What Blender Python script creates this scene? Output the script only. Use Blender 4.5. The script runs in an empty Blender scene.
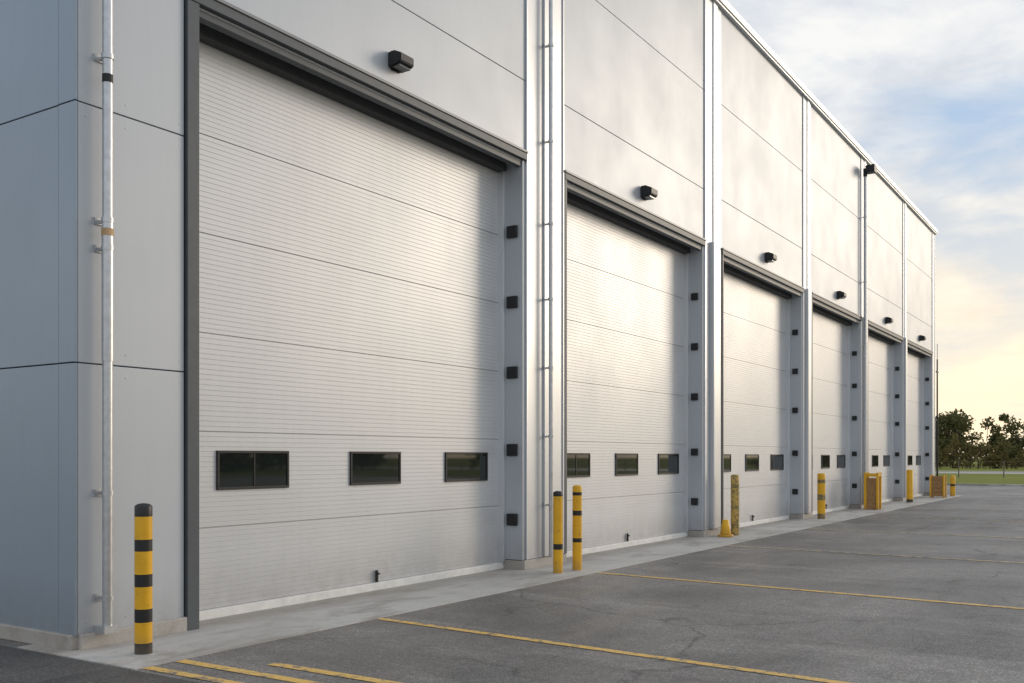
import bpy, bmesh, math, random
from mathutils import Vector, Matrix, noise as mnoise
random.seed(7)
sc=bpy.context.scene
R=math.radians
# ---------------------------------------------------------------- helpers
def link(o): sc.collection.objects.link(o); return o
class NT:
    def __init__(s,name):
        s.m=bpy.data.materials.new(name); s.m.use_nodes=True
        s.t=s.m.node_tree; s.b=s.t.nodes['Principled BSDF']; s.n=s.t.nodes
    def N(s,ty,**k):
        n=s.n.new(ty)
        for a,v in k.items():
            if a.startswith('i_'): n.inputs[int(a[2:])].default_value=v
            else: setattr(n,a,v)
        return n
    def L(s,a,b): s.t.links.new(a,b)
    def coord(s,scale=(1,1,1),rot=0):
        g=s.N('ShaderNodeNewGeometry'); m=s.N('ShaderNodeMapping'); m.inputs['Scale'].default_value=scale; m.inputs['Rotation'].default_value=(0,0,rot)
        s.L(g.outputs['Position'],m.inputs['Vector']); return m.outputs[0]
    def noise(s,vec,scale,detail=6,rough=.6,dist=0):
        n=s.N('ShaderNodeTexNoise'); n.inputs['Scale'].default_value=scale; n.inputs['Detail'].default_value=min(detail,5)
        n.inputs['Roughness'].default_value=rough; n.inputs['Distortion'].default_value=dist
        s.L(vec,n.inputs['Vector']); return n.outputs['Fac']
    def ramp(s,fac,stops):
        r=s.N('ShaderNodeValToRGB'); e=r.color_ramp.elements
        while len(e)<len(stops): e.new(.5)
        for el,(p,c) in zip(e,stops):
            el.position=p; el.color=(c if hasattr(c,'__len__') else (c,c,c))[:3]+(1,) if hasattr(c,'__len__') else (c,c,c,1)
        s.L(fac,r.inputs[0]); return r.outputs[0]
    def mix(s,f,a,b,mode='MIX'):
        m=s.N('ShaderNodeMix',data_type='RGBA',blend_type=mode)
        for sock,v in ((m.inputs[0],f),(m.inputs[6],a),(m.inputs[7],b)):
            if isinstance(v,(int,float)): sock.default_value=v
            elif isinstance(v,tuple): sock.default_value=v if len(v)==4 else v+(1,)
            else: s.L(v,sock)
        return m.outputs[2]
    def bump(s,h,strength,dist):
        b=s.N('ShaderNodeBump'); b.inputs['Strength'].default_value=strength; b.inputs['Distance'].default_value=dist
        s.L(h,b.inputs['Height']); s.L(b.outputs[0],s.b.inputs['Normal']); return b
    def set(s,**k):
        for a,v in k.items():
            i=s.b.inputs[a.replace('_',' ')]
            if isinstance(v,(int,float)): i.default_value=v
            elif isinstance(v,tuple): i.default_value=v if len(v)==4 else v+(1,)
            else: s.L(v,i)
        return s
def metal_paint(name,col,rough=.4,metallic=.35,var=.08,bump=0,streak=.25):
    t=NT(name); c=t.coord()
    a=t.noise(c,.6,4); lo=tuple(x*(1-var) for x in col); hi=tuple(min(1,x*(1+var)) for x in col)
    base=t.ramp(a,[(.3,lo),(.7,hi)])
    if streak:
        st=t.noise(t.coord((5,5,.35)),2.2,5,.65)
        base=t.mix(t.ramp(st,[(.45,0.0),(.8,streak)]),base,tuple(x*.75 for x in col))
        g=t.N('ShaderNodeNewGeometry'); sx=t.N('ShaderNodeSeparateXYZ'); t.L(g.outputs['Position'],sx.inputs[0])
        lowm=t.N('ShaderNodeMapRange'); t.L(sx.outputs[2],lowm.inputs[0])
        lowm.inputs[1].default_value=0; lowm.inputs[2].default_value=.6; lowm.inputs[3].default_value=.6; lowm.inputs[4].default_value=0
        mm=t.N('ShaderNodeMath',operation='MULTIPLY'); t.L(lowm.outputs[0],mm.inputs[0]); t.L(t.noise(c,6,5),mm.inputs[1])
        base=t.mix(mm.outputs[0],base,(.18,.15,.12))
    r=t.noise(c,.8,3)
    t.set(Base_Color=base,Metallic=metallic,Roughness=t.ramp(r,[(.3,rough-.03),(.7,rough+.03)]))
    if bump: t.bump(t.noise(t.coord((1,.6,.4)),.5,1),bump,.03)
    return t.m
def plain(name,col,rough=.5,metallic=0,var=.15,sc_=8):
    t=NT(name); c=t.coord(); a=t.noise(c,sc_,6)
    t.set(Base_Color=t.ramp(a,[(.3,tuple(x*(1-var) for x in col)),(.7,tuple(min(1,x*(1+var)) for x in col))]),Metallic=metallic,Roughness=rough)
    t.bump(a,.1,.01); return t.m
M={}
M['panel']=metal_paint('panel_coated_steel',(.52,.55,.585),.48,.28,.02,.03,.12)
M['side_shaded']=metal_paint('side_steel_painted_shade',(.31,.37,.43),.42,.35,.03,.03,.15)  # panel steel darkened and blued: the side's shade is put into the colour
M['pil']=metal_paint('pilaster_aluminium',(.57,.59,.61),.38,.45,.03,.03,.15)
M['bright']=metal_paint('bright_flashing',(.70,.72,.74),.34,.55,.04,.03,.15)
M['door']=metal_paint('door_leaf_paint',(.63,.64,.65),.40,.25,.03,0,.16)
M['frame']=plain('frame_dark_grey',(.095,.105,.115),.5,.2,.08)
M['joint']=plain('joint_dark',(.05,.052,.055),.7)
M['black']=plain('black_rubber',(.012,.012,.013),.55)
M['lampb']=plain('black_powder_coat',(.014,.014,.016),.45,.1)
M['white']=plain('white_sill',(.78,.77,.74),.5,.0,.1)
M['galv']=plain('galvanised_steel',(.58,.59,.6),.36,.75,.12,14)
M['roof']=plain('roof_membrane',(.35,.35,.36),.8)
M['drip']=plain('drip_grey',(.24,.25,.26),.45,.3,.05)
M['tan']=plain('tan_tape',(.55,.36,.18),.6)
t=NT('tinted_glass'); t.set(Base_Color=(.014,.018,.017),Roughness=.03,Specular_IOR_Level=.7); M['glass']=t.m
t=NT('lamp_lens'); t.set(Base_Color=(.12,.12,.12),Roughness=.15); M['lens']=t.m
def ypaint(name,col,wear=.62,dark=(.09,.07,.05)):
    t=NT(name); c=t.coord(); n=t.noise(c,22,6,.7)
    d=t.noise(c,5,5)
    b=t.mix(t.ramp(d,[(.4,0.0),(.8,.45)]),col,tuple(x*.6 for x in col))
    b=t.mix(t.ramp(n,[(wear,0.0),(wear+.06,1.0)]),b,dark)
    g=t.N('ShaderNodeNewGeometry'); sx=t.N('ShaderNodeSeparateXYZ'); t.L(g.outputs['Position'],sx.inputs[0])
    mr=t.N('ShaderNodeMapRange'); t.L(sx.outputs[2],mr.inputs[0]); mr.inputs[1].default_value=0; mr.inputs[2].default_value=.22; mr.inputs[3].default_value=.9; mr.inputs[4].default_value=0
    mm=t.N('ShaderNodeMath',operation='MULTIPLY'); t.L(mr.outputs[0],mm.inputs[0]); t.L(n,mm.inputs[1])
    b=t.mix(mm.outputs[0],b,(.16,.12,.08))
    t.set(Base_Color=b,Roughness=.42); t.bump(n,.15,.005); return t.m
M['yellow']=ypaint('bollard_yellow',(.86,.46,.015),.63)
M['bblack']=ypaint('bollard_black',(.018,.018,.018),.68)
M['mossy']=ypaint('weathered_yellow',(.62,.42,.10),.50,(.16,.12,.06))
M['mossd']=ypaint('weathered_dark_band',(.20,.15,.06),.5,(.42,.30,.10))
M['rust']=plain('brown_ply',(.36,.20,.08),.7,0,.35,12)
t=NT('concrete'); c=t.coord()
a=t.noise(c,.8,6,.65); f=t.noise(c,40,5,.7)
b=t.ramp(a,[(.25,(.44,.42,.385)),(.5,(.56,.54,.505)),(.75,(.64,.62,.59))])
b=t.mix(t.ramp(f,[(.35,.3),(.6,0.0)]),b,(.30,.28,.25))
stn=t.noise(t.coord((1.2,.5,1)),1.6,6,.7,.5); b=t.mix(t.ramp(stn,[(.48,0.0),(.66,.65)]),b,(.26,.225,.19))
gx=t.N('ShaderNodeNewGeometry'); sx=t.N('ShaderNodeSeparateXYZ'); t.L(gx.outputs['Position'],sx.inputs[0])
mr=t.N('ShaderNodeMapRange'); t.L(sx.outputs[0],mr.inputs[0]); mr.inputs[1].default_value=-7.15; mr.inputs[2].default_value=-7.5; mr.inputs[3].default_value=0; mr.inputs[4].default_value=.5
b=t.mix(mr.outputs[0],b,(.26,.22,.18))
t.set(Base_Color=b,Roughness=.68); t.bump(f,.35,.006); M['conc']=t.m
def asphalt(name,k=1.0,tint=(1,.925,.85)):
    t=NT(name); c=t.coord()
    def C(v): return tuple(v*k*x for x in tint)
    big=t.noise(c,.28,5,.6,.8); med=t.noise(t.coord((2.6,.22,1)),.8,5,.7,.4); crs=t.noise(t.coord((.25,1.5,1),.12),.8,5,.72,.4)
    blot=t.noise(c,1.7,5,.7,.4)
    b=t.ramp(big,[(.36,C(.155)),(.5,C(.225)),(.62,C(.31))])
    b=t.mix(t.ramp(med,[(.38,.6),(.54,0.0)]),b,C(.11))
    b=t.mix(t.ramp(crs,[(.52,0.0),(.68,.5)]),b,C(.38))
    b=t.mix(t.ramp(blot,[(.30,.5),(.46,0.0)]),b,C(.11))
    v=t.N('ShaderNodeTexVoronoi'); v.inputs['Scale'].default_value=90; t.L(c,v.inputs['Vector'])
    agg=t.ramp(v.outputs['Color'],[(.3,.5),(.7,1.0),(.95,1.8)])
    b=t.mix(.8,b,t.mix(1.0,b,agg,'MULTIPLY'))
    wp=t.N('ShaderNodeVectorMath',operation='ADD'); nn=t.N('ShaderNodeTexNoise'); nn.inputs['Scale'].default_value=1.3; nn.inputs['Detail'].default_value=5
    t.L(c,nn.inputs['Vector']); sm=t.N('ShaderNodeVectorMath',operation='SCALE'); sm.inputs['Scale'].default_value=.9; t.L(nn.outputs['Color'],sm.inputs[0])
    t.L(c,wp.inputs[0]); t.L(sm.outputs[0],wp.inputs[1])
    cr=t.N('ShaderNodeTexVoronoi',feature='DISTANCE_TO_EDGE'); cr.inputs['Scale'].default_value=.26; t.L(wp.outputs[0],cr.inputs['Vector'])
    ck=t.ramp(cr.outputs['Distance'],[(0,1.0),(.006,0.0)])
    b=t.mix(t.mix(1.0,ck,t.ramp(t.noise(c,.35,3),[(.38,0.0),(.5,.8)]),'MULTIPLY'),b,C(.06))
    t.set(Base_Color=b,Roughness=t.ramp(med,[(.35,.45),(.6,.68)]),Specular_IOR_Level=.55)
    t.bump(v.outputs['Distance'],.4,.005); return t
M['asph']=asphalt('asphalt').m
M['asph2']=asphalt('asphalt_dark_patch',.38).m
t=asphalt('worn_yellow_line',1.0)
base=t.b.inputs['Base Color'].links[0].from_socket; c=t.coord()
wn=t.noise(c,9,6,.75); msk=t.ramp(wn,[(.39,0.0),(.49,1.0)])
t.L(t.mix(msk,base,t.mix(t.noise(c,3,4),(.84,.50,.10),(.68,.45,.15))),t.b.inputs['Base Color']); M['line']=t.m
t=asphalt('faded_yellow_line',1.0)
base=t.b.inputs['Base Color'].links[0].from_socket; c=t.coord()
wn=t.noise(c,6,6,.75); msk=t.ramp(wn,[(.43,0.0),(.56,.8)])
t.L(t.mix(msk,base,(.70,.53,.25)),t.b.inputs['Base Color']); M['line2']=t.m
t=NT('grass'); c=t.coord(); a=t.noise(c,.08,6); f=t.noise(c,3,6,.75)
b=t.ramp(a,[(.3,(.15,.18,.035)),(.7,(.27,.27,.055))]); b=t.mix(t.ramp(f,[(.4,.4),(.65,0.0)]),b,(.09,.11,.025))
t.set(Base_Color=b,Roughness=.95,Specular_IOR_Level=.1); t.bump(f,.4,.1); M['grass']=t.m
def leafm(name,a,b):
    t=NT(name); n=t.noise(t.coord(),.9,4)
    t.set(Base_Color=t.mix(t.ramp(n,[(.3,0.0),(.7,1.0)]),a,b),Roughness=.75,Specular_IOR_Level=.2)
    tr=t.N('ShaderNodeBsdfTranslucent'); t.L(t.b.inputs['Base Color'].links[0].from_socket,tr.inputs[0])
    ms=t.N('ShaderNodeMixShader'); ms.inputs[0].default_value=.35; out=[x for x in t.n if x.type=='OUTPUT_MATERIAL'][0]
    t.L(t.b.outputs[0],ms.inputs[1]); t.L(tr.outputs[0],ms.inputs[2]); t.L(ms.outputs[0],out.inputs[0])
    return t.m
M['leaf']=leafm('leaves',(.07,.085,.03),(.17,.15,.055)); M['leaf2']=leafm('leaves_olive',(.10,.10,.035),(.22,.17,.06))
M['bark']=plain('bark',(.09,.07,.055),.9,0,.3,9)
M['wood']=plain('fence_wood',(.16,.13,.10),.8,0,.3,6)

# ---------------------------------------------------------------- mesh batches
class Batch:
    def __init__(s): s.v=[];s.f=[]
    def box(s,x0,x1,y0,y1,z0,z1):
        b=len(s.v)
        s.v+=[(x0,y0,z0),(x1,y0,z0),(x1,y1,z0),(x0,y1,z0),(x0,y0,z1),(x1,y0,z1),(x1,y1,z1),(x0,y1,z1)]
        s.f+=[tuple(b+i for i in q) for q in ((3,2,1,0),(4,5,6,7),(0,1,5,4),(1,2,6,5),(2,3,7,6),(3,0,4,7))]
    def cyl(s,x,y,z0,z1,r,n=16,axis='z',r1=None):
        b=len(s.v); r1=r if r1 is None else r1
        for k,(zz,rr) in enumerate(((z0,r),(z1,r1))):
            for i in range(n):
                a=2*math.pi*i/n; p=(rr*math.cos(a),rr*math.sin(a))
                s.v.append((x+p[0],y+p[1],zz) if axis=='z' else ((zz,x+p[0],y+p[1]) if axis=='x' else (x+p[0],zz,y+p[1])))
        for i in range(n):
            j=(i+1)%n; s.f.append((b+i,b+j,b+n+j,b+n+i))
        s.f.append(tuple(b+i for i in range(n))[::-1]); s.f.append(tuple(b+n+i for i in range(n)))
    def tube(s,p0,p1,r,n=8,r1=None):
        p0=Vector(p0);p1=Vector(p1);d=(p1-p0).normalized(); r1=r if r1 is None else r1
        u=d.orthogonal().normalized(); w=d.cross(u); b=len(s.v)
        for p,rr in ((p0,r),(p1,r1)):
            for i in range(n):
                a=2*math.pi*i/n; s.v.append(tuple(p+u*rr*math.cos(a)+w*rr*math.sin(a)))
        for i in range(n):
            j=(i+1)%n; s.f.append((b+i,b+j,b+n+j,b+n+i))
        s.f.append(tuple(b+i for i in range(n))[::-1]); s.f.append(tuple(b+n+i for i in range(n)))
    def obj(s,name,mat,parent=None,bevel=0,smooth=False):
        me=bpy.data.meshes.new(name); me.from_pydata(s.v,[],s.f); me.materials.append(mat)
        bm=bmesh.new(); bm.from_mesh(me); bmesh.ops.recalc_face_normals(bm,faces=bm.faces); bm.to_mesh(me); bm.free()
        o=link(bpy.data.objects.new(name,me)); o.parent=parent
        if bevel:
            m=o.modifiers.new('b','BEVEL'); m.width=bevel; m.segments=2; m.limit_method='ANGLE'
        if smooth:
            me.polygons.foreach_set('use_smooth',[True]*len(me.polygons)); me.update()
            m=o.modifiers.new('es','EDGE_SPLIT'); m.split_angle=R(40)
        return o
def empty(name,loc=(0,0,0)):
    e=link(bpy.data.objects.new(name,None)); e.location=loc; e.empty_display_size=.3; return e
def sheet(name,x0,x1,y0,y1,z,mat,skew=0):
    me=bpy.data.meshes.new(name); me.from_pydata([(x0,y0,z),(x1,y0+skew,z),(x1,y1+skew,z),(x0,y1,z)],[],[(0,1,2,3)]); me.materials.append(mat)
    return link(bpy.data.objects.new(name,me))

# ---------------------------------------------------------------- warehouse
W=-7.40; DL=-7.78; TOP=11.05; Y0=4.82; YE=43.85
S=[6.05,12.92,19.48,25.95,32.1,38.1]; E=[11.72,18.42,25.1,31.2,37.4,43.2]
OT=5.80
B=empty('warehouse')
core=Batch(); core.box(-40,-7.95,Y0+.03,YE-.03,.05,TOP-.25)
core.box(-7.94,W-.025,Y0+.03,YE-.03,OT+.003,TOP-.2)
piers=[(Y0+.03,S[0])]+[(E[i],S[i+1]) for i in range(5)]+[(E[5],YE-.03)]
for a,b in piers: core.box(-7.94,W-.025,a,b,.13,OT+.001)
core.obj('wall_core',M['joint'],B)
pl=Batch()
for a,b in piers: pl.box(-7.945,W+.03,a-.0,b+.0,0,.135)
pl.box(-40,-7.42,Y0-.03,Y0+.3,0,.13)
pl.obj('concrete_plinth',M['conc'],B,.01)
P=Batch(); g=.005
def panel_rows(y0,y1,zs):
    for z0,z1 in zip(zs[:-1],zs[1:]): P.box(W-.03,W,y0+g,y1-g,z0+g,z1-g)
panel_rows(Y0+.02,S[0]-.14,[.12,2.38,4.54,6.94,8.92,10.92])
pils=[(E[i]+.07,S[i+1]-.08) for i in range(5)]
edges=[S[0]-.14]+[v for p in pils for v in p]+[YE-.02]
bays=[(edges[0],pils[0][0])]+[(pils[i][1],pils[i+1][0]) for i in range(4)]+[(pils[4][1],YE-.4)]
for a,b in bays: panel_rows(a,b,[OT+.13,6.94,8.92,10.92])
P.obj('wall_panels',M['panel'],B,.004)
SP=Batch()
xs=[-7.63,-12.6,-17.6,-22.6,-27.6,-32.6,-39.9]
for a,b in zip(xs[:-1],xs[1:]):
    for z0,z1 in zip([.12,2.38,4.54,6.94,8.92],[2.38,4.54,6.94,8.92,10.92]): SP.box(b+g,a-g,Y0,Y0+.05,z0+g,z1-g)
for a,b in zip(xs[:-1],xs[1:]):
    SP.box(b+g,a-g,YE-.05,YE,.12,10.92)
SP.obj('side_wall_panels',M['side_shaded'],B,.004)
cp=Batch()
for z0,z1 in zip([.12,2.38,4.54,6.94,8.92],[2.38,4.54,6.94,8.92,10.92]):
    cp.box(-7.625,W+.004,Y0-.006,Y0+.02,z0+g,z1-g)
cp.obj('corner_trim',M['side_shaded'],B,.004)
PB=Batch(); BR=Batch(); CV=Batch()
for i,(a,b) in enumerate(pils):
    PB.box(W-.03,W+.012,a,b,.14,10.95)
    BR.box(W+.0,W+.03,a-.008,a+.03,.14,10.94)
    m=(a+b)/2
    if i==0:
        PB.box(W+.0,W+.03,b-.03,b+.008,.14,10.94)
        PB.box(W+.005,W+.04,m-.06,m+.17,.145,10.93)
    if i>0:
        BR.box(W+.0,W+.035,m-.02,m+.20,OT+.145,10.93)
        CV.box(W+.0,W+.10,m-.18,m+.0,.14,OT+.14); CV.box(W+.0,W+.075,m+.001,m+.21,.14,OT+.14)
a,b=E[5]+.06,YE-.02
PB.box(W-.03,W+.012,a,b,.14,10.95); BR.box(W+.0,W+.03,a-.008,a+.04,.14,10.94); BR.box(W+.0,W+.03,b-.04,b+.008,.14,10.94)
PB.obj('pilasters',M['pil'],B,.004); BR.obj('pilaster_flashings',M['bright'],B,.008); CV.obj('pilaster_guards',M['pil'],B,.02)
cb=Batch(); cb.box(-40.05,W+.12,Y0-.08,YE+.08,TOP-.14,TOP); cb.box(-40.03,W+.09,Y0-.05,YE+.05,TOP-.19,TOP-.139); cb.obj('roof_coping',M['bright'],B,.01)
rf=Batch(); rf.box(-39.5,W-.4,Y0+.4,YE-.4,TOP+.001,TOP+.02); rf.obj('roof_deck',M['roof'],B)
J=Batch();FR=Batch();BUM=Batch();RA=Batch();WH=Batch();BK=Batch();GL=Batch();DK=Batch();FS=Batch();SCR=Batch()
for i in range(6):
    s,e=S[i],E[i]
    J.box(-7.93,W-.0,e-.004,e+.066,.14,OT+.0)
    J.box(-7.93,W-.0,s-.02,s+.004,.14,OT+.0)
    J.box(-7.93,W-.02,s+.005,e-.005,OT-.02,OT+.002)
    fw=.13 if i==0 else .06
    FR.box(W-.02,W+.035,s-fw,s+.003,.0 if i==0 else .14,OT+.0)
    FR.box(W-.02,W+.04,s-fw,e+.066,OT+.003,OT+.10)
    FS.box(W-.02,W+.055,s-fw-.005,e+.07,OT+.101,OT+.135)
    FR.box(W-.10,W-.02,s+.006,e-.006,OT-.09,OT-.021)
    RA.box(DL-.02,DL+.09,e-.055,e-.005,.1,OT-.1)
    RA.box(DL-.02,DL+.09,s+.005,s+.055,.1,OT-.1)
    DK.box(DL-.05,DL+.14,s+.01,e-.06,OT-.13,OT-.022)
    q=.085 if i==0 else .07
    for z in (4.8,3.8,2.8,1.7,.71):
        BUM.box(DL+.215-q,DL+.215+q,e-.05,e-.003,z-q,z+q)
    WH.box(DL-.02,DL+.06,s+.0,e-.0,.004,.095)
    hy=s+(e-s)*.52
    BK.box(DL+.01,DL+.04,hy-.015,hy+.015,.10,.24); BK.box(DL+.035,DL+.07,hy-.01,hy+.01,.19,.21)
    w=(e-s)
    for k,(a,b) in enumerate(((6.58,7.56),(8.54,9.46),(10.39,11.38))):
        a=s+(a-6.03)/5.70*w; b=s+(b-6.03)/5.70*w; z0,z1=1.27,1.665; x0,x1=DL-.01,DL+.022; t_=.028
        BK.box(x0,x1,a,b,z0,z0+t_); BK.box(x0,x1,a,b,z1-t_,z1); BK.box(x0,x1,a,a+t_,z0+t_,z1-t_); BK.box(x0,x1,b-t_,b,z0+t_,z1-t_)
        if k==0: BK.box(x0,x1-.004,(a+b)/2-.010,(a+b)/2+.010,z0+t_,z1-t_)
        GL.box(DL-.005,DL+.010,a+.02,b-.02,z0+.02,z1-.02)
for z in (.22,2.28,2.48,4.44,4.64):
    for y in (4.92,5.30,5.86): SCR.cyl(y,z,W-.002,W+.004,.007,8,'x')
J.obj('door_reveals',M['panel'],B,.003); FR.obj('door_frames',M['frame'],B,.005); BUM.obj('door_reveal_buffers',M['black'],B,.01)
FS.obj('door_head_drips',M['drip'],B,.004); SCR.obj('panel_fasteners',M['galv'],B)
RA.obj('door_guide_rails',M['bright'],B,.003); WH.obj('door_sills',M['white'],B,.006); DK.obj('door_head_seals',M['joint'],B)
BK.obj('door_window_frames',M['black'],B,.004); GL.obj('door_window_panes',M['glass'],B)
def leaf(i):
    s,e=S[i],E[i]; prof=[]; z=.09
    seams=[.09,.90,1.85,2.82,3.80,4.77,5.72]
    for a,b in zip(seams[:-1],seams[1:]):
        n=max(1,round((b-a)/.05)); p=(b-a)/n
        for k in range(n):
            z=a+k*p
            if k==0: prof+=[(z,-.018),(z+.006,-.018),(z+.009,0)]
            else: prof+=[(z,-.0030),(z+.003,-.0030),(z+.006,0)]
            prof+=[(z+p-.003,0)]
    v=[];f=[]
    for (z,x) in prof: v+=[(DL+x,s+.0,z),(DL+x,e-.0,z)]
    for k in range(len(prof)-1): f.append((2*k,2*k+1,2*k+3,2*k+2))
    me=bpy.data.meshes.new('door_leaf'); me.from_pydata(v,[],f); me.materials.append(M['door']); o=link(bpy.data.objects.new('door_leaf',me)); o.parent=B
for i in range(6): leaf(i)
D=Batch()
def pipe(y,x,r,z0,z1,clamps,foot=True):
    D.cyl(x,y,z0,z1,r,20)
    for z in clamps:
        D.cyl(x,y,z-.02,z+.02,r+.009,20); D.box(W-.01,x-r*.6,y-.016,y+.016,z-.012,z+.012); D.box(W-.005,W+.012,y-.06,y+.06,z-.03,z+.03)
pipe(5.05,W+.10,.042,.16,10.9,(.42,1.3,3.35,3.58,4.95,6.6,8.4))
D.cyl(W+.10,5.05,2.4,3.6,.047,20); D.box(W,W+.16,4.98,5.12,.13,.19)
pipe(12.30,W+.12,.032,.14,10.7,(.9,1.9,2.9,3.9,5.0,6.2,7.6,9.1))
pipe(31.30,W+.13,.05,.14,10.3,(1,3,5,7,9))
D.obj('downpipes',M['galv'],B,0,True)
b=Batch(); b.cyl(W+.10,5.05,3.45,3.51,.050,20); b.obj('pipe_tape',M['tan'],B,0,True)
b=Batch(); b.cyl(W+.10,5.05,4.73,4.80,.0435,20); b.obj('pipe_label',M['black'],B,0,True)

# ---------------------------------------------------------------- wall lamps
def wall_lamp(y,z,x=W,s=1.0):
    o=empty('wall_lamp',(x,y,z))
    me=bpy.data.meshes.new('housing'); w=.15*s
    pr=[(0.0,-.10),(0.0,.11),(.12,.11),(.235,.06),(.235,-.05),(.20,-.075),(.06,-.10)]
    pr=[(a*s,b*s) for a,b in pr]; n=len(pr)
    v=[(a,-w,b) for a,b in pr]+[(a,w,b) for a,b in pr]
    f=[tuple(range(n)),tuple(range(2*n-1,n-1,-1))]+[(i,i+n,(i+1)%n+n,(i+1)%n) for i in range(n)]
    me.from_pydata(v,[],f); me.materials.append(M['lampb'])
    bm=bmesh.new();bm.from_mesh(me);bmesh.ops.recalc_face_normals(bm,faces=bm.faces);bmesh.ops.bevel(bm,geom=bm.edges[:],offset=.008,segments=2,affect='EDGES');bm.to_mesh(me);bm.free()
    h=link(bpy.data.objects.new('housing',me)); h.parent=o
    b=Batch(); b.box(.07*s,.19*s,-w*.8,w*.8,-.108*s,-.085*s); b.obj('lens',M['lens'],o)
    b=Batch()
    for k in range(5): b.box(.02,.11*s,-w*.8+k*w*.4-.006,-w*.8+k*w*.4+.006,.105*s,.122*s)
    b.box(-.005,.012,-.09*s,.09*s,-.12*s,.13*s); b.obj('fins_and_back_plate',M['lampb'],o)
for i in range(6): wall_lamp((S[i]+E[i])/2+(.02),6.22,W,.82 if i==0 else .9)
o=empty('floodlight',(W+.13,31.30,10.32))
b=Batch(); b.box(.03,.28,-.16,.16,.02,.24); b.box(.27,.31,-.18,.18,0,.26); b.obj('lamp_head',M['lampb'],o,.02)
b=Batch(); b.box(-.06,.06,-.03,.03,-.06,.18); b.cyl(0,0,-.08,.02,.06); b.obj('bracket',M['lampb'],o,.005)

# ---------------------------------------------------------------- bollards
def bollard(x,y,h,r,bands,mats,name='bollard',tilt=0):
    o=empty(name,(x,y,0.008)); n=28; o.rotation_euler=(R(tilt),R(tilt*.5),0)
    v=[];f=[];fm=[]; prof=[(0,r)]; seg=[]
    for zt,m in bands:
        prof.append((zt*(h-.03),r)); seg.append(m)
    top=bands[-1][1]
    for k in range(1,6):
        a=k/5*math.pi/2; prof.append((h-.03+.03*math.sin(a),r*math.cos(a)*1.0+ (0.001 if k==5 else 0))); seg.append(top)
    for (z,rr) in prof:
        for i in range(n):
            a=2*math.pi*i/n; v.append((rr*math.cos(a),rr*math.sin(a),z))
    for k in range(len(prof)-1):
        for i in range(n):
            j=(i+1)%n; f.append((k*n+i,k*n+j,(k+1)*n+j,(k+1)*n+i)); fm.append(seg[k])
    f.append(tuple((len(prof)-1)*n+i for i in range(n))); fm.append(top)
    me=bpy.data.meshes.new('post'); me.from_pydata(v,[],f)
    for m in mats: me.materials.append(m)
    me.polygons.foreach_set('material_index',fm); me.polygons.foreach_set('use_smooth',[True]*len(f)); me.update()
    p=link(bpy.data.objects.new('post',me)); p.parent=o
    b=Batch(); b.cyl(0,0,-.004,.008,r*1.25,24)
    b.obj('base_collar',M['conc'],o)
    return o
YB=[M['yellow'],M['bblack']]
bollard(-6.80,5.03,1.22,.069,[(.08,1),(.22,0),(.31,1),(.46,0),(.545,1),(.70,0),(.78,1),(.935,0),(1,1)],YB)
bollard(-6.75,11.59,1.13,.066,[(.30,0),(.37,1),(.96,0),(1,1)],YB,tilt=.3)
bollard(-6.70,12.04,1.20,.066,[(.34,0),(.39,1),(.66,0),(.72,1),(.90,0),(.94,1),(1,0)],YB,tilt=-.4)
YM=[M['mossy'],M['mossd']]
bollard(-7.0,19.15,1.24,.085,[(.15,0),(.2,1),(.45,0),(.5,1),(.8,0),(.85,1),(1,0)],YM)
bollard(-7.0,25.45,1.18,.10,[(.12,1),(.42,0),(.55,1),(.8,0),(.88,1),(1,0)],[M['yellow'],M['mossd']])
bollard(-6.95,36.4,1.15,.11,[(.1,1),(1,0)],YB)
bollard(-6.6,43.2,.85,.10,[(.5,0),(.6,1),(1,0)],YB)
o=empty('pier_guard',(-7.05,18.75,0.008)); b=Batch(); b.cyl(0,0,0,.05,.15,20); b.cyl(0,0,.05,.34,.11,20,r1=.06); b.obj('guard_body',M['yellow'],o,.008,True)
def guard(x,y):
    o=empty('pier_guard',(x,y,0.008)); b=Batch()
    b.box(-.17,.17,-.17,.17,0,.95); b.obj('brown_core',M['rust'],o,.02)
    b=Batch()
    for sx in (-1,1):
        for sy in (-1,1): b.box(sx*.18-.035,sx*.18+.035,sy*.18-.035,sy*.18+.035,0,1.12)
    for z in (1.0,): 
        for sx in (-1,1): b.box(sx*.185-.02,sx*.185+.02,-.15,.15,z,z+.09); b.box(-.15,.15,sx*.185-.02,sx*.185+.02,z,z+.09)
    b.obj('yellow_frame',M['yellow'],o,.008)
guard(-6.98,31.0)
def crate(x,y):
    o=empty('timber_crate',(x,y,0.008)); b=Batch(); w=.22
    for k in range(5): b.box(-w,w,-w-.012,-w,.06+k*.16,.06+k*.16+.14); b.box(-w,w,w,w+.012,.06+k*.16,.06+k*.16+.14); b.box(-w-.014,-w-.001,-w,w,.06+k*.16,.06+k*.16+.14); b.box(w+.001,w+.014,-w,w,.06+k*.16,.06+k*.16+.14)
    b.box(-w+.01,w-.01,-w+.01,w-.01,.05,.82); b.obj('slats',M['rust'],o)
    b=Batch()
    for sx in (-1,1):
        for sy in (-1,1): b.box(sx*(w+.02)-.03,sx*(w+.02)+.03,sy*(w+.02)-.03,sy*(w+.02)+.03,0,.9)
    b.obj('corner_posts',M['yellow'],o)
crate(-6.85,41.4)

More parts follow.
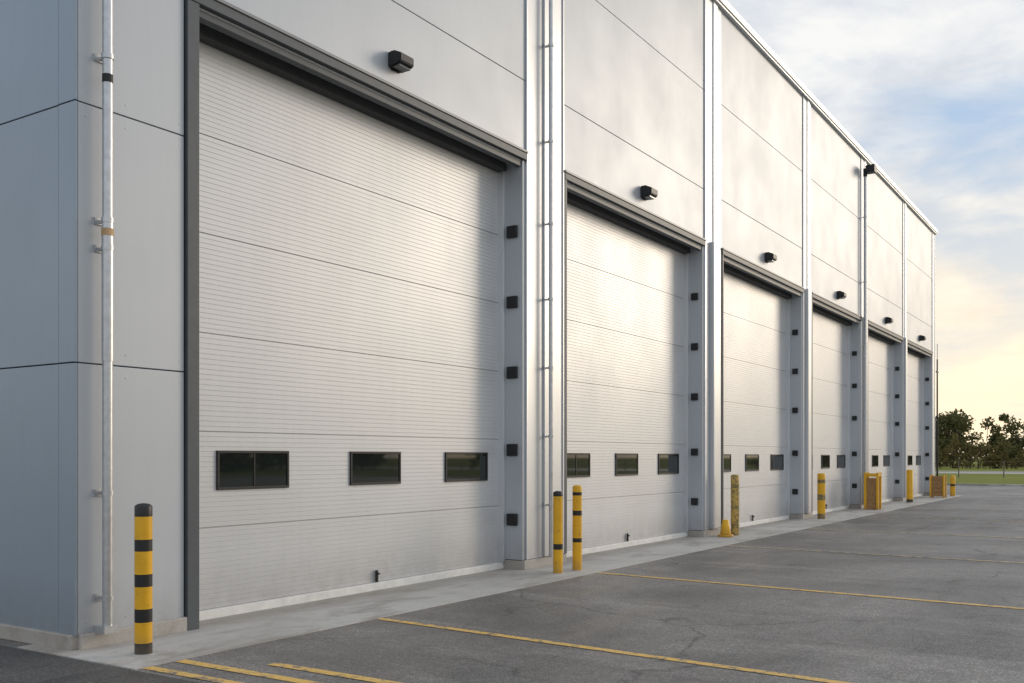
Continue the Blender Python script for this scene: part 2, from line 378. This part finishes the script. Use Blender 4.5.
# ---------------------------------------------------------------- ground
sheet('ground',-900,900,-500,1500,-.012,M['grass'])
sheet('asphalt_yard',-60,42,-40,60,0.0,M['asph'])
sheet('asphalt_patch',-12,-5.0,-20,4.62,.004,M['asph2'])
ab=Batch(); y=4.64; k=0
while y<YE:
    y2=min(y+3.2,YE+.2); ab.box(-7.95,-6.38,y+.005,y2-.005,-.01,.008); y=y2
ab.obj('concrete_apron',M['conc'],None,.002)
def line(x0,x1,y,w,sk=0,m='line',n='parking_line'): sheet(n,x0,x1,y-w/2,y+w/2,.0045,M[m],sk)
line(-6.36,-1.0,7.42,.10,-.40); line(-6.34,1.5,12.0,.11,-.62)
line(-6.36,2.5,16.9,.12,-.6,'line2'); line(-6.36,3,21.9,.14,-.5,'line2'); line(-6.36,3,27.4,.14,-.4,'line2'); line(-6.36,3,33,.14,-.3,'line2')
line(-6.36,-5.0,4.74,.095); line(-6.36,-4.6,5.04,.10); line(-5.67,-4.2,5.35,.10)
kb=Batch(); kb.box(-60,42,60,60.15,-.01,.10); kb.box(42,42.15,-40,60.15,-.01,.10); kb.obj('kerb',M['conc'],None,.01)
sheet('road',-300,300,104,122,-.006,M['conc'])
fz=empty('wire_fence',(0,84,0)); b=Batch()
for k in range(36):
    x=-38+k*3.2; b.tube((x,0,0),(x,0,1.3),.045,8)
for z in (.45,.85,1.25): b.tube((-38,0,z),(74,0,z),.012,6)
b.obj('posts_and_wires',M['wood'],fz)
o=empty('utility_pole',(-7.9,47.5,0)); b=Batch(); b.cyl(0,0,0,6.0,.045,12,r1=.03); b.box(-.03,.03,-.2,.2,5.4,5.46); b.cyl(0,0,6.0,6.7,.012,8); b.obj('pole',M['lampb'],o)

# ---------------------------------------------------------------- trees
def tree_geo(V,F,TV,cx,cy,h,spread,nl,rng,leaf=.35,low=.18):
    TV.tube((cx,cy,-.1),(cx+rng.uniform(-.2,.2),cy,h*.45),h*.022,8,r1=h*.014)
    clumps=[]
    for k in range(rng.randint(14,20)):
        a=rng.uniform(0,6.28); t=rng.uniform(low,1); rad=spread*math.sin(math.pi*min(1,(t*.86+.10)))**.7*rng.uniform(.2,.95)
        c=Vector((cx+rad*math.cos(a),cy+rad*math.sin(a),h*t*.93)); clumps.append((c,rng.uniform(.2,.36)*spread))
        TV.tube((cx,cy,h*min(.75,t*.55)),tuple(c),h*.009,5,r1=h*.003)
    for k in range(nl):
        c,r=clumps[rng.randrange(len(clumps))]
        d=Vector((rng.gauss(0,1),rng.gauss(0,1),rng.gauss(0,.8))).normalized()*r*rng.uniform(.35,1.25)
        p=c+d; s=leaf*rng.uniform(.5,1.2)
        u=Vector((rng.gauss(0,1),rng.gauss(0,1),rng.gauss(0,1))).normalized(); w=u.orthogonal().normalized()
        b=len(V); V+= [tuple(p-u*s),tuple(p+w*s*.6),tuple(p+u*s),tuple(p-w*s*.6)]; F.append((b,b+1,b+2,b+3))
def make_trees(name,specs,mat,leaf=.35,low=.18,seed=1):
    rng=random.Random(seed); V=[];F=[];T=Batch()
    for (x,y,h,sp,nl) in specs: tree_geo(V,F,T,x,y,h,sp,nl,rng,leaf,low)
    o=empty(name,(0,0,0))
    me=bpy.data.meshes.new('foliage'); me.from_pydata(V,[],F); me.materials.append(mat); c=link(bpy.data.objects.new('foliage',me)); c.parent=o
    T.obj('trunks_and_limbs',M['bark'],o)
rng=random.Random(3)
specs=[(-72+k*2.9+rng.uniform(-1.0,1.0),180+rng.uniform(-6,14),rng.uniform(7.0,9.8),rng.uniform(3.2,4.6),1700) for k in range(38)]
make_trees('distant_tree_line',specs,M['leaf'],.32,.04,11)
specs=[(70+rng.uniform(-6,10),-60+k*6.5,rng.uniform(6,10),rng.uniform(3,4.4),500) for k in range(28)]
make_trees('distant_tree_line',specs,M['leaf'],.6,.08,12)  # out of view; added so the door glass and facade have trees to reflect
make_trees('broadleaf_tree',[(-3.6,126,8.4,2.9,6500)],M['leaf2'],.15,.12,21)
make_trees('broadleaf_tree',[(-24.5,140,9.0,2.6,5000)],M['leaf'],.17,.15,23)
specs=[(-46+k*1.9+rng.uniform(-.6,.6),150+rng.uniform(-3,3),rng.uniform(2.6,5.2),rng.uniform(1.6,2.6),450) for k in range(44)]
make_trees('hedge',specs,M['leaf2'],.22,.02,31)

# ---------------------------------------------------------------- light
SUN_AZ=R(28); SUN_EL=R(14)
w=bpy.data.worlds.new('World'); sc.world=w; w.use_nodes=True; nt=w.node_tree; nt.nodes.clear()
def N(t,**k):
    n=nt.nodes.new(t)
    for a,v in k.items(): setattr(n,a,v)
    return n
L=nt.links.new
sky=N('ShaderNodeTexSky',sky_type='NISHITA',sun_disc=False,sun_elevation=SUN_EL,sun_rotation=SUN_AZ,air_density=1.0,dust_density=1.0,ozone_density=1.5)
tc=N('ShaderNodeTexCoord'); sep=N('ShaderNodeSeparateXYZ'); L(tc.outputs['Generated'],sep.inputs[0])
def math_(op,a,b=None,c=None):
    m=N('ShaderNodeMath',operation=op)
    for i,v in enumerate((a,b,c)):
        if v is None: continue
        if isinstance(v,(int,float)): m.inputs[i].default_value=v
        else: L(v,m.inputs[i])
    return m.outputs[0]
zc=math_('MAXIMUM',sep.outputs[2],0.0); zd=math_('ADD',zc,.20)
cmb=N('ShaderNodeCombineXYZ'); L(math_('DIVIDE',sep.outputs[0],zd),cmb.inputs[0]); L(math_('DIVIDE',sep.outputs[1],zd),cmb.inputs[1]); cmb.inputs[2].default_value=5.1
def noise(vec,s,d,r,di):
    n=N('ShaderNodeTexNoise'); n.inputs['Scale'].default_value=s;n.inputs['Detail'].default_value=d;n.inputs['Roughness'].default_value=r;n.inputs['Distortion'].default_value=di; L(vec,n.inputs['Vector']); return n.outputs['Fac']
def ramp(f,st):
    r=N('ShaderNodeValToRGB'); e=r.color_ramp.elements
    while len(e)<len(st): e.new(.5)
    for el,(p,c) in zip(e,st): el.position=p; el.color=tuple(c)+(1,) if hasattr(c,'__len__') else (c,c,c,1)
    L(f,r.inputs[0]); return r.outputs[0]
def mix(f,a,b,mode='MIX'):
    m=N('ShaderNodeMix',data_type='RGBA',blend_type=mode)
    for s_,v in ((m.inputs[0],f),(m.inputs[6],a),(m.inputs[7],b)):
        if isinstance(v,(int,float)): s_.default_value=v
        elif isinstance(v,tuple): s_.default_value=v+(1,)
        else: L(v,s_)
    return m.outputs[2]
n1=noise(cmb.outputs[0],2.1,8,.54,.3); n2=noise(cmb.outputs[0],4.0,7,.56,.2)
cover=ramp(n1,[(.36,.0),(.54,.95)])
sd=(math.sin(SUN_AZ)*math.cos(SUN_EL),math.cos(SUN_AZ)*math.cos(SUN_EL),math.sin(SUN_EL))
vd=N('ShaderNodeVectorMath',operation='DOT_PRODUCT'); L(tc.outputs['Generated'],vd.inputs[0]); vd.inputs[1].default_value=sd
toward=ramp(vd.outputs['Value'],[(.2,0.0),(.84,1.0)])
ccol=mix(ramp(n2,[(.34,0.0),(.64,1.0)]),(5.2,5.7,6.5),(8.6,8.5,8.3))
low=math_('SUBTRACT',1.0,math_('MINIMUM',math_('MULTIPLY',zc,3.3),1.0))
warm=math_('MULTIPLY',toward,low)
ccol=mix(warm,ccol,(12.0,9.6,6.2))
base=mix(.8,sky.outputs[0],(4.3,5.6,7.4))
base=mix(low,base,(9.2,8.0,6.3))
L(mix(cover,base,ccol),(bg:=N('ShaderNodeBackground')).inputs[0]); bg.inputs[1].default_value=.114
out=N('ShaderNodeOutputWorld'); L(bg.outputs[0],out.inputs[0])
sl=bpy.data.lights.new('sun','SUN'); sl.energy=1.0; sl.angle=R(20); sl.color=(1,.84,.66)
so=link(bpy.data.objects.new('sun',sl)); so.rotation_euler=Vector(sd).to_track_quat('Z','Y').to_euler()
# ---------------------------------------------------------------- camera
cd=bpy.data.cameras.new('camera'); cd.sensor_width=36; cd.lens=980/1024*36; cd.shift_y=115.5/1024; cd.clip_end=3000
co=link(bpy.data.objects.new('camera',cd)); co.location=(0,0,1.6); co.rotation_euler=(R(90),0,R(32.9)); sc.camera=co
sc.view_settings.view_transform='Standard'; sc.view_settings.look='None'; sc.view_settings.exposure=0
